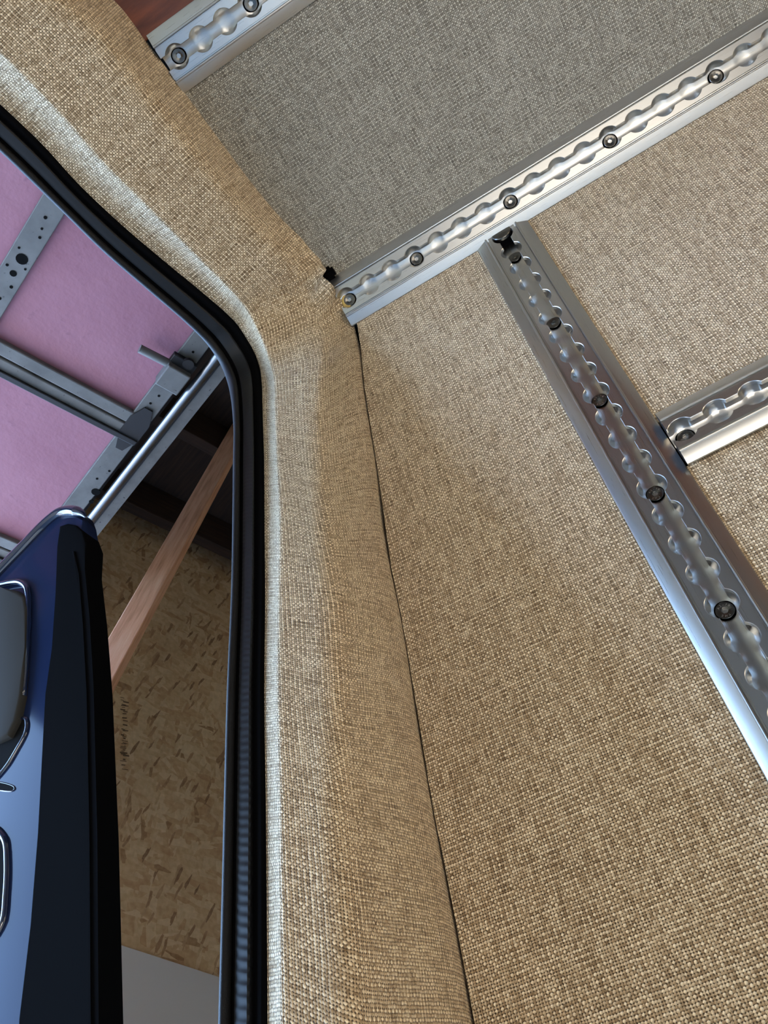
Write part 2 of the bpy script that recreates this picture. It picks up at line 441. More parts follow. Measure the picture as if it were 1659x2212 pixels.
def make_rail(name, u0, u1, pos, label, bolts, cat='rail', group='aluminium anchor rails screwed to the van walls'):
    ks = range(int(math.floor(u0 / PITCH)) - 1, int(math.ceil(u1 / PITCH)) + 2)
    us = {u0, u1}
    R, S0 = 10.0, 5.5
    u_edge = math.sqrt(R * R - S0 * S0)
    for k in ks:
        for i in range(-6, 7):
            a = (math.pi / 2 - math.asin(S0 / R)) * i / 6
            us.add(k * PITCH + R * math.sin(a))
        us.add(k * PITCH + PITCH / 2)
    us = sorted(u for u in us if u0 - 1e-6 <= u <= u1 + 1e-6)
    def slot(u, lo):
        d = abs(u - round(u / PITCH) * PITCH)
        return max(lo, math.sqrt(max(R * R - d * d, 0.0)))
    rows = rail_rows()
    prof = []
    for side in (-1, 1):
        rr = rows[::-1] if side < 0 else rows[1:]
        prof += [(side,) + r for r in rr]
    vs, uvs = [], []
    for u in us:
        for (sd, k, a, w) in prof:
            v = a if k == 'c' else (slot(u, S0) + a if k == 'lip' else a * slot(u, 7.6))
            vs.append(pos(u, sd * v, w)); uvs.append((u / 1000.0, (sd * v + w) / 1000.0))
    npf = len(prof)
    fs = [f for f in grid_faces(len(us), npf)]
    # end faces: close the cut section with an underside
    nb = len(vs)
    for u in us:
        for v in (-26.0, -12.0, 12.0, 26.0):
            vs.append(pos(u, v, -0.3 if abs(v) > 20 else -7.4)); uvs.append((u / 1000.0, v / 1000.0))
    fs += [f[::-1] for f in grid_faces(len(us), 4, nb)]
    ends = []
    for e, flip in ((0, False), (len(us) - 1, True)):
        o, b = e * npf, nb + e * 4
        c = npf // 2
        half = [[o + i for i in range(0, c + 1)] + [b + 1, b + 0], [o + i for i in range(c, npf)] + [b + 3, b + 2]]
        mid = [o + c, b + 2, b + 1]
        for poly in half + [mid]:
            ends.append(tuple(poly[::-1] if not flip else poly))
    root = empty(name, pos((u0 + u1) / 2, 0, 0))
    tag(root, label, cat, group)
    mesh('slotted_extrusion', vs, fs, MAT['alu'], root, 28, uvs)
    mesh('cut_end', vs, ends, MAT['dark_steel'], root, None, uvs)  # aluminium end faces coloured dark to stand in for the shaded gap
    for k, style in bolts:
        place_bolt(root, pos, k * PITCH, style)
    return root

# one bolt head: flat disc with a bevelled rim and a hexagon socket
def bolt_mesh():
    n = 24
    bm = bmesh.new()
    rings = []
    for r, z in ((5.9, -2.2), (5.9, -0.4), (5.5, 0.0)):
        rings.append([bm.verts.new((r * math.cos(2 * math.pi * i / n), r * math.sin(2 * math.pi * i / n), z)) for i in range(n)])
    def hexr(i, r):
        th = 2 * math.pi * i / n
        k = math.pi / 3
        return r * math.cos(k / 2) / math.cos((th % k) - k / 2)
    for r, z in ((2.4, 0.0), (2.15, -0.15), (2.1, -2.0)):
        rings.append([bm.verts.new((hexr(i, r) * math.cos(2 * math.pi * i / n), hexr(i, r) * math.sin(2 * math.pi * i / n), z)) for i in range(n)])
    for a, b in zip(rings, rings[1:]):
        for i in range(n):
            bm.faces.new((a[i], a[(i + 1) % n], b[(i + 1) % n], b[i]))
    bm.faces.new(rings[-1])
    bm.faces.new(rings[0][::-1])
    bmesh.ops.recalc_face_normals(bm, faces=bm.faces[:])
    me = bpy.data.meshes.new('bolt')
    bm.to_mesh(me); bm.free()
    me.polygons.foreach_set('use_smooth', [True] * len(me.polygons)); me.update()
    me.set_sharp_from_angle(angle=math.radians(35))
    me.materials.append(MAT['bolt'])
    return me
BOLT = bolt_mesh()

def ring_mesh(r0, r1, z0, z1, mat):
    n = 28; vs, fs = [], []
    for i in range(n):
        th = 2 * math.pi * i / n
        for r, z in ((r0, z1), ((r0 + r1) / 2, (z0 + z1) / 2 + 0.1), (r1, z0)):
            vs.append((r * math.cos(th), r * math.sin(th), z))
    for i in range(n):
        j = (i + 1) % n
        for k in range(2): fs.append((i * 3 + k, i * 3 + k + 1, j * 3 + k + 1, j * 3 + k))
    me = bpy.data.meshes.new('countersink'); me.from_pydata(vs, [], fs)
    me.polygons.foreach_set('use_smooth', [True] * len(fs)); me.update(); me.materials.append(mat)
    return me
def smear_mesh():
    rs = random.Random(5); vs, fs = [], []
    n = 14
    for i in range(n + 1):
        th = math.radians(105 + 150 * i / n); k = math.sin(math.pi * i / n) ** 0.5
        for r, z in ((5.6, 0.05), (5.9 + 1.2 * k, 0.45 * k + rs.uniform(0, 0.15)), (6.2 + (2.2 + rs.uniform(-0.5, 0.6)) * k, -0.5)):
            vs.append((r * math.cos(th), r * math.sin(th), z))
    for i in range(n):
        for k in range(2): fs.append((i * 3 + k, i * 3 + k + 1, i * 3 + k + 4, i * 3 + k + 3))
    me = bpy.data.meshes.new('sealant'); me.from_pydata(vs, [], fs)
    me.polygons.foreach_set('use_smooth', [True] * len(fs)); me.update(); me.materials.append(MAT['sealant'])
    return me
COUNTERSINK = ring_mesh(5.85, 6.9, -0.9, -0.2, MAT['alu'])

def stamp_mesh():
    """raised letters round the bolt head"""
    bm = bmesh.new()
    for word, mid, span in (('A2-70', 150.0, 108.0), ('THE', -35.0, 62.0)):
        for i, ch in enumerate(word):
            cu = bpy.data.curves.new('letter', 'FONT'); cu.body = ch; cu.size = 2.1; cu.align_x = 'CENTER'; cu.align_y = 'CENTER'; cu.extrude = 0.10
            ob = bpy.data.objects.new('letter', cu); COL.objects.link(ob)
            dg = bpy.context.evaluated_depsgraph_get()
            me = bpy.data.meshes.new_from_object(ob.evaluated_get(dg))
            COL.objects.unlink(ob); bpy.data.objects.remove(ob); bpy.data.curves.remove(cu)
            ang = math.radians(mid + span * (0.5 - i / (len(word) - 1)))
            me.transform(Matrix.Translation((3.85 * math.cos(ang), 3.85 * math.sin(ang), 0.06)) @ Matrix.Rotation(ang - math.pi / 2, 4, 'Z'))
            bm.from_mesh(me); bpy.data.meshes.remove(me)
    me = bpy.data.meshes.new('stamped_lettering'); bm.to_mesh(me); bm.free()
    me.materials.append(MAT['bolt_mark'])
    return me
STAMP = stamp_mesh()

def place_bolt(root, pos, u, style):
    o, eu, ev, ew = pos(u, 0, -4.5), (pos(u + 1, 0, -4.5) - pos(u - 1, 0, -4.5)).normalized(), (pos(u, 1, -4.5) - pos(u, -1, -4.5)).normalized(), None
    ew = eu.cross(ev).normalized()
    if (pos(u, 0, 0) - o).dot(ew) < 0: ev = -ev; ew = -ew
    ev = ew.cross(eu)
    turn = random.uniform(0, 1.0) if style != 'stamp' else 0.35
    mw = Matrix(((eu.x, ev.x, ew.x, o.x), (eu.y, ev.y, ew.y, o.y), (eu.z, ev.z, ew.z, o.z), (0, 0, 0, 1)))
    base = mw @ Matrix.Scale(0.001, 4)
    inv = Matrix.Translation(root.location).inverted()
    b = bpy.data.objects.new('bolt', BOLT); COL.objects.link(b); b.parent = root
    b.matrix_basis = inv @ base @ Matrix.Rotation(turn, 4, 'Z')
    c = bpy.data.objects.new('countersink', COUNTERSINK); COL.objects.link(c); c.parent = root
    c.matrix_basis = inv @ base
    if style == 'stamp':
        s = bpy.data.objects.new('stamped_lettering', STAMP); COL.objects.link(s); s.parent = b
        s.matrix_basis = Matrix.Identity(4)
        s['label'] = 'raised bolt marking A2-70 THE'
    if style == 'glued':
        s = bpy.data.objects.new('sealant', smear_mesh()); COL.objects.link(s); s.parent = root
        s.matrix_basis = inv @ base
        s['label'] = 'yellow sealant smear'

def rail_pos(org, tilt):
    """rail running along X at an angle: tilt 0 lies on the wall, 90 on a flat ceiling"""
    r = math.radians(tilt)
    ty, tz, ny, nz = -math.sin(r), math.cos(r), -math.cos(r), -math.sin(r)
    def pos(u, v, w):
        return L(org[0] + u, org[1] + v * ty + (w + 4.5) * ny, org[2] + v * tz + (w + 4.5) * nz)
    return pos

A0 = (-125.1, 475.0, 711.5); A_TILT = 38.0
D0 = (-140.3, 239.9, 811.8); D_TILT = 71.0
make_rail('anchor_rail', -9.0, 700.0, rail_pos(A0, A_TILT), 'long bright rail along the corner between fabric wall and grey ceiling panel',
          [(0, 'glued')] + [(k, 'plain') for k in range(3, 28, 4)])
def posB(u, v, w):
    z = B0[2] - u
    sl = (bendY(u + 1) - bendY(u - 1)) / 2.0
    n = math.hypot(1, sl)
    return L(B0[0] - v, bendY(u) - (w + 4.5) / n, z + (w + 4.5) * -sl / n)
make_rail('anchor_rail', -34.0, 800.0, posB, 'upright rail running down the side wall with a bluish sloping edge', [(k, 'stamp' if k in (8, 12, 16) else 'plain') for k in range(0, 31, 4)])
make_rail('anchor_rail', -9.2, 620.0, rail_pos(C0, 0.0), 'short visible rail butting against the upright rail at right', [(k, 'plain') for k in range(0, 24, 4)])
make_rail('anchor_rail', -13.0, 520.0, rail_pos(D0, D_TILT), 'silver rail between the red wood ceiling and the grey panel at top', [(0, 'plain'), (3, 'plain')] + [(k, 'plain') for k in range(7, 20, 4)])

# ------------------------------------------------------------------ ceiling: grey fabric panel between two rails, wood boards beyond
pa = rail_pos(A0, A_TILT)(0, HALF - 2.5, -0.2); pd = rail_pos(D0, D_TILT)(0, -HALF + 2.5, -0.2)
ceil_ = empty('ceiling', W(300, 250, 820)); tag(ceil_, 'van ceiling with a grey woven panel and red wood boards', 'ceiling', kind='structure')
vs, uvs = [], []
x0, x1 = -0.165, 1.5
back = Vector((0, 0.002, 0.006))
wlen = (pd - pa).length
for (xe, bk) in ((0, 0), (1, 0), (0, 1), (1, 1)):
    for (p, v, xa) in ((pa, 0.0, -0.136), (pd, wlen, -0.158)):
        x = x1 if xe else xa
        vs.append(Vector((x, p.y, p.z)) + back * bk); uvs.append((x, v))
mesh('grey_fabric_panel', vs, [(0, 1, 3, 2), (4, 6, 7, 5), (0, 2, 6, 4), (1, 5, 7, 3), (0, 4, 5, 1), (2, 3, 7, 6)], MAT['fabric_grey'], ceil_, None, uvs)['label'] = 'grey woven fabric panel between the rails'
pe = rail_pos(D0, D_TILT)(0, HALF - 3, -0.2)
dirw = Vector((0, -0.985, 0.17)).normalized()
nrm = Vector((0, -0.17, -0.985)).normalized()
for i in range(5):
    bm = bmesh.new()
    wv = 0.088
    a, b = pe + dirw * (i * 0.0905), pe + dirw * (i * 0.0905 + wv)
    cs = []
    for dz in (0.012, 0.0):
        off = nrm * (-dz)
        cs += [Vector((x0, a.y, a.z)) + off, Vector((x1, a.y, a.z)) + off, Vector((x1, b.y, b.z)) + off, Vector((x0, b.y, b.z)) + off]
    box(bm, cs, 0.0015)
    uvl = bm.loops.layers.uv.new('UVMap')
    for f in bm.faces:
        for lp in f.loops:
            lp[uvl].uv = (lp.vert.co.x * 2.2 + i * 3.7, (lp.vert.co - a).dot(dirw) + i * 0.7)
    bm_obj('ceiling_board', bm, MAT['cherry'], ceil_)
bm = bmesh.new()
box(bm, [(-0.27, 0.47, 2.036), (1.5, 0.47, 2.036), (1.5, -0.5, 2.16), (-0.27, -0.5, 2.16), (-0.27, 0.47, 2.044), (1.5, 0.47, 2.044), (1.5, -0.5, 2.17), (-0.27, -0.5, 2.17)])
bm_obj('roof_skin', bm, MAT['black'], ceil_)
# bearer strip that carries the corner rail
bm = bmesh.new()
P = rail_pos(A0, A_TILT)
box(bm, [P(2, -30, -20), P(1600, -30, -20), P(1600, 30, -20), P(2, 30, -20), P(2, -30, -8.2), P(1600, -30, -8.2), P(1600, 30, -8.2), P(2, 30, -8.2)])
bm_obj('rail_bearer', bm, MAT['dark_wood'], ceil_)

# ------------------------------------------------------------------ fabric surround of the rear opening (pillar and header)
# stations: seal edge S, hollow Lw, crisp edge E, bend F, outer edge K (pixels traced on the photo, then set at their true depth)
ST = [  # S, Lw, E, F, K
    ((-230, 20), (-200, -6), (-160, -42), (-60, -135), (0, -200)),
    ((0, 228), (24, 207), (61, 174), (196, 48), (248, 0)),
    ((92, 316), (114, 296), (148, 267), (280, 150), (328, 107)),
    ((169, 400), (191, 380), (223, 352), (350, 240), (397, 198)),
    ((260, 486), (284, 465), (312, 440), (430, 340), (474, 302)),
    ((350, 563), (376, 540), (400, 529), (505, 432), (545, 397)),
    ((441, 638), (462, 622), (477, 606), (572, 510), (606, 470)),
    ((487, 678), (502, 664), (512, 643), (613, 552), (652, 516)),
    ((510, 701), (524, 688), (532, 668), (652, 598), (697, 566)),
    ((530, 730), (543, 722), (553, 706), (672, 640), (702, 598)),
    ((548, 762), (562, 757), (572, 750), (688, 696), (742, 654)),
    ((559, 792), (572, 790), (584, 788), (694, 752), (764, 702)),
    ((564, 830), (578, 824), (592, 822), (694, 812), (773, 752)),
    ((566, 895), (582, 892), (594, 890), (692, 898), (785, 850)),
    ((569, 1000), (584, 1000), (598, 998), (700, 1022), (809, 1000)),
    ((570, 1135), (584, 1130), (604, 1128), (714, 1150), (826, 1150)),
    ((571, 1298), (579, 1298), (602, 1296), (728, 1305), (868, 1362)),
    ((569, 1500), (574, 1500), (600, 1496), (740, 1540), (901, 1580)),
    ((572, 1750), (577, 1750), (605, 1746), (745, 1780), (949, 1850)),
    ((574, 2000), (579, 2000), (606, 1994), (768, 2050), (993, 2085)),
    ((575, 2212), (580, 2212), (607, 2206), (780, 2290), (1028, 2290)),
    ((577, 2700), (582, 2700), (611, 2694), (812, 2860), (1110, 2800)),
]
def wall_hit(q):                              # where the sight line meets the fabric wall
    d = sight(*q)
    dl = (d.x, CP * d.y + SP * d.z, -SP * d.y + CP * d.z)
    y = 488.0
    for _ in range(8):
        tt = y / dl[1]; y = wallY(dl[2] * tt)
    return d * tt
pa_mm = Vector((0, pa.y * 1000, (pa.z - CAM_Z) * 1000)); pd_mm = Vector((0, pd.y * 1000, (pd.z - CAM_Z) * 1000))
def ceil_hit(q):
    d = sight(*q)
    n = Vector((0, -(pd_mm - pa_mm).z, (pd_mm - pa_mm).y))
    return d * (pa_mm.dot(n) / d.dot(n))
def lerp(a, b, t_): return a + (b - a) * t_
rowsS = []
for i, (S, Lw, E, F, K) in enumerate(ST):
    if i <= 7:                                # header: faces down
        s3 = atZ(S, 767.0); e3 = atZ(E, 751.0); l3 = atZ(Lw, 767.0); f3 = atZ(F, 764.0)
        k3 = ceil_hit(K)
    elif i >= 12:                             # pillar: faces inboard
        s3 = atX(S, -230.0)
        yf = s3.y - 7.0
        e3 = atY(E, s3.y - 13.0); l3 = atY(Lw, s3.y - 0.5); f3 = atY(F, s3.y - 4.0)
        k3 = wall_hit(K)
    else:                                     # rounded corner
        s3 = atX(S, -231.0); w_ = (i - 7) / 5.0
        e3 = atX(E, lerp(-208, -211, w_)); l3 = atX(Lw, lerp(-221, -223, w_)); f3 = atX(F, lerp(-147, -166, w_))
        k3 = atX(K, lerp(-129, -134, w_)) if i > 8 else ceil_hit(K)
    rowsS.append((s3, l3, e3, f3, k3))
# cross-section control points -> dense points across
def cross(s3, l3, e3, f3, k3, i):
    up = (f3 - e3).normalized(); kd = (k3 - f3).normalized()
    chord = (k3 - f3).length
    r = min(11.0, chord * 0.33, (f3 - e3).length * 0.3)
    bis = (kd - up)
    a = f3 - up * r; b = f3 + kd * r
    c = a * 0.25 + f3 * 0.5 + b * 0.25
    mid = e3.lerp(a, 0.5)
    e_in = e3 + (l3 - e3).normalized() * 1.2; e_out = e3 + up * 1.4
    hollow = l3 + (s3 - l3) * 0.25
    # roll over towards the outer edge
    out_n = up.cross(Vector((0, 0, 1)) if i > 9 else Vector((0, 1, 0)))
    k_in = b.lerp(k3, 0.78) + (Vector((3.5, 0, 0)) if i > 11 else Vector((0, 0, 0)))
    pull = (k3 - f3).normalized()
    k3 = k3 + (Vector((-0.5, 6.0, 0)) if i > 11 else Vector((0, 0, 0)))
    tuck = k3 + (Vector((-5, 16, 0)) if i > 11 else (Vector((-8, 8, 14)) if i > 7 else Vector((-5, 0, 26))))
    back_ = s3 + Vector((-4.0, 5.0, 0) if i > 9 else (-4.0, 0, 5.0))
    return [back_, s3, hollow, l3.lerp(e3, 0.28), l3.lerp(e3, 0.72), e_in, e_out, e3.lerp(a, 0.3), e3.lerp(a, 0.65), a, c, b, k_in, k3, tuck]
ctrl = [cross(*r, i) for i, r in enumerate(rowsS)]
ctrl.insert(0, [a_ * 3.2 - b_ * 2.2 for a_, b_ in zip(ctrl[0], ctrl[1])])      # the header runs on across the opening
NC = len(ctrl[0])
SUB = 8
lines = [catmull([c[j] for c in ctrl], SUB) for j in range(NC)]      # lines along the surround
NL = len(lines[0])
vs, uvs = [], []
ulen = 0.0
NSUB = 4
for k in range(NL):
    if k: ulen += (0.5 * (lines[9][k] - lines[9][k - 1]).length + 0.5 * (lines[6][k] - lines[6][k - 1]).length)
    sec = catmull([lines[j][k] for j in range(NC)], NSUB)
    vacc = 0.0
    for q, p in enumerate(sec):
        if q: vacc += (p - sec[q - 1]).length
        # bunched cloth where the surround turns the corner
        cn = (k / SUB) - 10.0
        amp = math.exp(-(cn / 1.5) ** 2) * max(0.0, (q - 30) / 26.0)
        rip = Vector((1.6, 1.0, -0.6)) * (amp * 1.5 * math.sin(k * 0.95 + q * 0.21))
        p2 = p + rip
        vs.append(W(p2.x, p2.y, p2.z)); uvs.append((ulen / 1000.0, vacc / 1000.0))
NV = (NC - 1) * NSUB + 1
sur = mesh('trim_1', vs, grid_faces(NL, NV), MAT['fabric'], None, 40, uvs)
tag(sur, 'tan fabric wrapped surround of the rear door opening, pillar and header', 'trim', kind='structure')

# ------------------------------------------------------------------ black rubber seal round the opening
I_PX = [(-230, 125), (0, 330), (66, 393), (134, 459), (222, 545), (318, 628), (394, 693), (430, 727), (447, 745), (463, 765), (478, 787), (490, 812), (498, 841),
        (503, 910), (502, 1000), (500, 1135), (497, 1271), (487, 1500), (480, 1750), (474, 1990), (468, 2212), (455, 2700)]
seal_root = empty('door_seal', W(-245, 345, -900)); tag(seal_root, 'black ribbed rubber seal along the edge of the rear opening', 'seal')
sec_rows = []
for i, q in enumerate(I_PX):
    s3 = rowsS[i][0]
    if i <= 7: i3 = atZ(q, s3.z - 6.0)
    else:
        i3 = atX(q, -252.0)
        if i < 12: i3 = atX(q, {8: -265.0, 9: -263.5, 10: -261.0, 11: -257.0}[i])
    sec_rows.append((s3, i3))
sec_rows.insert(0, tuple(a_ * 3.2 - b_ * 2.2 for a_, b_ in zip(sec_rows[0], sec_rows[1])))
def seal_strip(name, fr, mat, corr=None, smooth=50, npts=1):
    """fr: list of (fraction from fabric to free edge, height inboard mm)"""
    ctr = []
    for i, (s3, i3) in enumerate(sec_rows):
        ax = i3 - s3
        along = (sec_rows[min(i + 1, len(sec_rows) - 1)][0] - sec_rows[max(i - 1, 0)][0]).normalized()
        nn = ax.normalized().cross(along).normalized()
        view = -(s3.normalized())
        if nn.dot(view) < 0: nn = -nn
        ctr.append([s3 + ax * f + nn * h for f, h in fr])
    sub = 60 if corr else 8
    ls = [catmull([c[j] for c in ctr], sub) for j in range(len(fr))]
    if corr:                                   # slanted ribs, spaced 5.2 mm along the strip
        acc = 0.0
        for k in range(len(ls[0])):
            if k: acc += (ls[1][k] - ls[1][k - 1]).length
            s3, i3 = sec_rows[min(int(k / sub), len(sec_rows) - 1)]
            for j, (dep, slant) in enumerate(corr):
                ph = ((acc + slant) / 5.2) % 1.0
                fade = min(1.0, max(0.08, (k / sub - 14.5) / 3.0))
                hgt = -dep * fade * 0.5 * (1.0 + math.cos(2 * math.pi * ph ** 0.7))
                nrm_ = (ls[min(j + 1, len(fr) - 1)][k] - ls[max(j - 1, 0)][k]).normalized().cross((ls[j][min(k + 1, len(ls[0]) - 1)] - ls[j][max(k - 1, 0)]).normalized())
                if nrm_.dot(-s3) < 0: nrm_ = -nrm_
                ls[j][k] = ls[j][k] + nrm_ * hgt
    n = len(ls[0]); vs = []
    for k in range(n):
        for j in range(len(fr)):
            p = ls[j][k]; vs.append(W(p.x, p.y, p.z))
    return mesh(name, vs, grid_faces(n, len(fr)), mat, seal_root, smooth)
seal_strip('base_channel', [(-0.08, -1.0), (0.0, 1.5), (0.06, 2.6), (0.14, 2.0), (0.22, -0.5), (0.30, -2.5), (0.5, -3.5), (0.72, -4.5), (0.9, -4.0)], MAT['rubber_dull'])
seal_strip('ribbed_band', [(0.30, -3.5), (0.30, 2.2), (0.34, 3.4), (0.48, 2.4), (0.60, 0.9), (0.655, -0.2), (0.665, -3.5)], MAT['rubber'], corr=[(0, 0), (0.15, 0.0), (0.55, 0.4), (0.6, 1.4), (0.55, 2.4), (0.1, 2.8), (0, 0)], smooth=40)
seal_strip('bulb', [(0.765, -3.5), (0.765, -0.5), (0.79, 1.2), (0.835, 2.3), (0.88, 2.5), (0.93, 1.7), (0.965, 0.2), (0.99, -2.0), (1.0, -5.0), (0.98, -9.0)], MAT['bulb'], smooth=180)
# body flange behind the seal
seal_strip('pinch_flange', [(0.2, -2.8), (0.6, -5.2), (0.9, -6.0), (0.9, -14.0)], MAT['rubber_dull'])

# small dark fittings by the corner
def lump(name, centre, sx, sy, sz, mat, label, cat):
    bm = bmesh.new()
    bmesh.ops.create_cube(bm, size=1.0)
    bmesh.ops.scale(bm, vec=(sx, sy, sz), verts=bm.verts[:])
    bmesh.ops.bevel(bm, geom=bm.edges[:], offset=min(sx, sy, sz) * 0.25, segments=2, affect='EDGES')
    bmesh.ops.translate(bm, vec=centre, verts=bm.verts[:])
    return tag(bm_obj(name, bm, mat, None, 40), label, cat)
q3 = ceil_hit((712, 588)); lump('plastic_clip', W(q3.x - 1, q3.y, q3.z - 2), 0.012, 0.012, 0.010, MAT['rubber_dull'], 'small black clip in the gap beside the end of the corner rail', 'clip')

# round stud with a knurled rim where the upright rail meets the corner rail
def stud():
    u = -31.0
    o = posB(u, 0, 1.5); eu = (posB(u + 1, 0, 0) - posB(u - 1, 0, 0)).normalized(); ew = (posB(u, 0, 1) - posB(u, 0, 0)).normalized(); ev = ew.cross(eu)
    root = empty('track_stud', o); tag(root, 'round dark stud fitting at the top of the upright rail under the corner rail', 'fitting')
    def ring(rs, name, mat, knurl=0.0):
        n = 36; vs, fs = [], []
        for (r, z) in rs:
            for i in range(n):
                th = 2 * math.pi * i / n; rr = r + (knurl if i % 2 else 0)
                vs.append(o + eu * (rr * math.cos(th) / 1000) + ev * (rr * math.sin(th) / 1000) + ew * (z / 1000))
        for k in range(len(rs) - 1):
            for i in range(n): fs.append((k * n + i, k * n + (i + 1) % n, (k + 1) * n + (i + 1) % n, (k + 1) * n + i))
        fs.append(tuple(range((len(rs) - 1) * n, len(rs) * n))); fs.append(tuple(range(n))[::-1])
        mesh(name, vs, fs, mat, root, 35)
    ring([(9.0, -7.5), (9.0, -4.0), (9.6, -3.5), (9.6, 0.0)], 'rubber_collar', MAT['rubber_dull'])
    ring([(9.4, 0.0), (9.6, 0.6), (9.6, 2.6), (9.0, 3.2), (6.0, 3.4)], 'knurled_cap', MAT['bolt'], 0.25)
stud()

# ------------------------------------------------------------------ open rear door of the van
# inner face lies in a plane leaning like the side wall; measured in that plane
DY = 486.0                                      # plane distance in the wall frame
def dpt(q, lift=0.0):
    d = sight(*q)
    dl = CP * d.y + SP * d.z
    p = d * ((DY - lift) / dl)
    return p
door_root = empty('van_rear_door', W(-600, 470, -900)); tag(door_root, 'dark navy rear door of the van standing open outside the opening', 'door')
OUTN = Vector((0, CP, SP))                      # outboard, thickness direction
def slab(name, px, lift, thick, mat, bevel, parent=door_root, smooth=40):
    front = [dpt(q, lift) for q in px]
    bm = bmesh.new()
    low = [W(*(p + OUTN * (thick + 0.0))) for p in front]
    high = [W(*p) for p in front]
    prism(bm, low, high, bevel / 1000.0)
    return bm_obj(name, bm, mat, parent, smooth)
edge = [(212, 2700), (209, 2212), (206, 1800), (198, 1480), (189, 1330), (179, 1225), (184, 1160), (178, 1124), (172, 1106), (163, 1097), (150, 1095), (130, 1100), (100, 1121), (50, 1172), (0, 1226), (-120, 1352), (-260, 1500), (-300, 1800), (-320, 2700)]
slab('door_skin', edge, 0.0, 20.0, MAT['navy'], 7.0)
band = [(216, 2700), (213, 2212), (210, 1800), (202, 1480), (193, 1330), (183, 1228), (187, 1172), (178, 1146), (164, 1134), (146, 1130), (128, 1136), (124, 1180), (120, 1280), (112, 1400), (98, 1500), (90, 1650), (82, 1800), (66, 2000), (42, 2200), (10, 2700)]
slab('weather_gasket', band, 3.0, 23.5, MAT['rubber_dull'], 2.0)
ridge = [(194, 2700), (191, 2212), (188, 1800), (182, 1500), (174, 1350), (165, 1240), (156, 1190), (160, 1190), (170, 1240), (179, 1350), (187, 1500), (193, 1800), (196, 2212), (199, 2700)]
slab('gasket_lip', ridge, 4.5, 3.0, MAT['rubber_dull'], 0.7)
slab('trim_panel', [(-260, 1620), (-10, 1602), (16, 1590), (34, 1555), (46, 1500), (53, 1400), (57, 1310), (52, 1286), (36, 1274), (0, 1268), (-200, 1285)], 7.0, 9.0, MAT['grey_plastic'], 4.0)
def smooth_loop(pts, n=6):
    """closed Catmull loop of pixel points"""
    out = []
    m_ = len(pts)
    for i in range(m_):
        p0, p1, p2, p3 = [Vector((*pts[(i + k) % m_], 0)) for k in (-1, 0, 1, 2)]
        for k in range(n):
            t_ = k / n
            v = 0.5 * ((2 * p1) + (p2 - p0) * t_ + (2 * p0 - 5 * p1 + 4 * p2 - p3) * t_ ** 2 + (3 * p1 - p0 - 3 * p2 + p3) * t_ ** 3)
            out.append((v.x, v.y))
    return out
def pressed(name, loop, rim):
    """pressed opening: rounded bright rim with a dark pocket inside"""
    lp = smooth_loop(loop)
    path = [W(*dpt(q, 0.0)) for q in lp]; path.append(path[0].copy())
    vs, fs = tube(path, rim / 1000.0, 10, False)
    r = mesh(name, vs, fs, MAT['navy_gloss'], door_root, 180)
    front = [W(*dpt(q, 0.7)) for q in lp]
    bm = bmesh.new(); bm.faces.new([bm.verts.new(p) for p in front])
    bm_obj('pocket', bm, MAT['black'], r)
    return r
pressed('pressed_rim', [(54, 1552), (57, 1580), (38, 1618), (10, 1662), (-30, 1700), (-60, 1690), (-20, 1620), (20, 1570)], 2.2)
pressed('pressed_rim', [(10, 1812), (16, 1860), (14, 1930), (4, 2000), (-40, 2040), (-90, 1950), (-60, 1840), (-20, 1790)], 3.0)
pressed('pressed_rim', [(30, 1699), (26, 1709), (0, 1707), (-40, 1700), (-40, 1688), (0, 1690)], 0.8)
# rounded rim of the door trim at the panel corner
path = [W(*dpt(q, 2.5)) for q in catmull([Vector((x, y, 0)) for x, y in ((-60, 1262), (0, 1262), (22, 1258), (42, 1257), (56, 1266), (61, 1284), (62, 1312), (58, 1400), (50, 1505))], 6) for q in [(q.x, q.y)]]
vs, fs = tube(path, 0.0032, 10)
mesh('panel_rim', vs, fs, MAT['navy_gloss'], door_root, 180)
# rolled upper edge of the door
px_ = catmull([Vector((x, y, 0)) for x, y in ((186, 1118), (178, 1110), (166, 1106), (150, 1104), (131, 1108), (102, 1129), (52, 1180), (0, 1234), (-120, 1360))], 6)
path = [W(*dpt((q.x, q.y), 0.0)) for q in px_]
vs, fs = tube(path, [0.0062 if k > 12 else 0.001 + 0.0052 * k / 12 for k in range(len(path))], 14)
mesh('rolled_edge', vs, fs, MAT['navy_gloss'], door_root, 180)

# ------------------------------------------------------------------ garage outside (its axes are turned 19.6 degrees to the van)
G1 = Vector((-0.94188, 0.33596, 0)); G2 = Vector((0.33596, 0.94188, 0))
KH = 1.25                                        # traced at a 1.4 m plane, door hangs at 1.75 m
HZ = 1400.0 * KH
def G(a, b, z): return W(*(G1 * a + G2 * b + Vector((0, 0, z))))
def gbox(bm, a0, a1, b0, b1, z0, z1, bevel=0.0):
    box(bm, [G(a0, b0, z0), G(a1, b0, z0), G(a1, b1, z0), G(a0, b1, z0), G(a0, b0, z1), G(a1, b0, z1), G(a1, b1, z1), G(a0, b1, z1)], bevel)
def gplate(name, mat, parent, a0, a1, b0, b1, z0, z1, bevel=0.0, uvk=None):
    bm = bmesh.new(); gbox(bm, a0 * KH, a1 * KH, b0 * KH, b1 * KH, z0, z1, bevel)
    if uvk:
        l_ = bm.loops.layers.uv.new('UVMap')
        for f in bm.faces:
            for lp in f.loops:
                q = lp.vert.co; lp[l_].uv = (q.dot(G1) * uvk, q.dot(G2) * uvk + q.z)
    return bm_obj(name, bm, mat, parent)
gd = empty('overhead_garage_door', G(900, 0, HZ)); tag(gd, 'raised overhead garage door with pink foam panels in a grey steel frame', 'garage door')
joints = [470, 890, 1302, 1715]
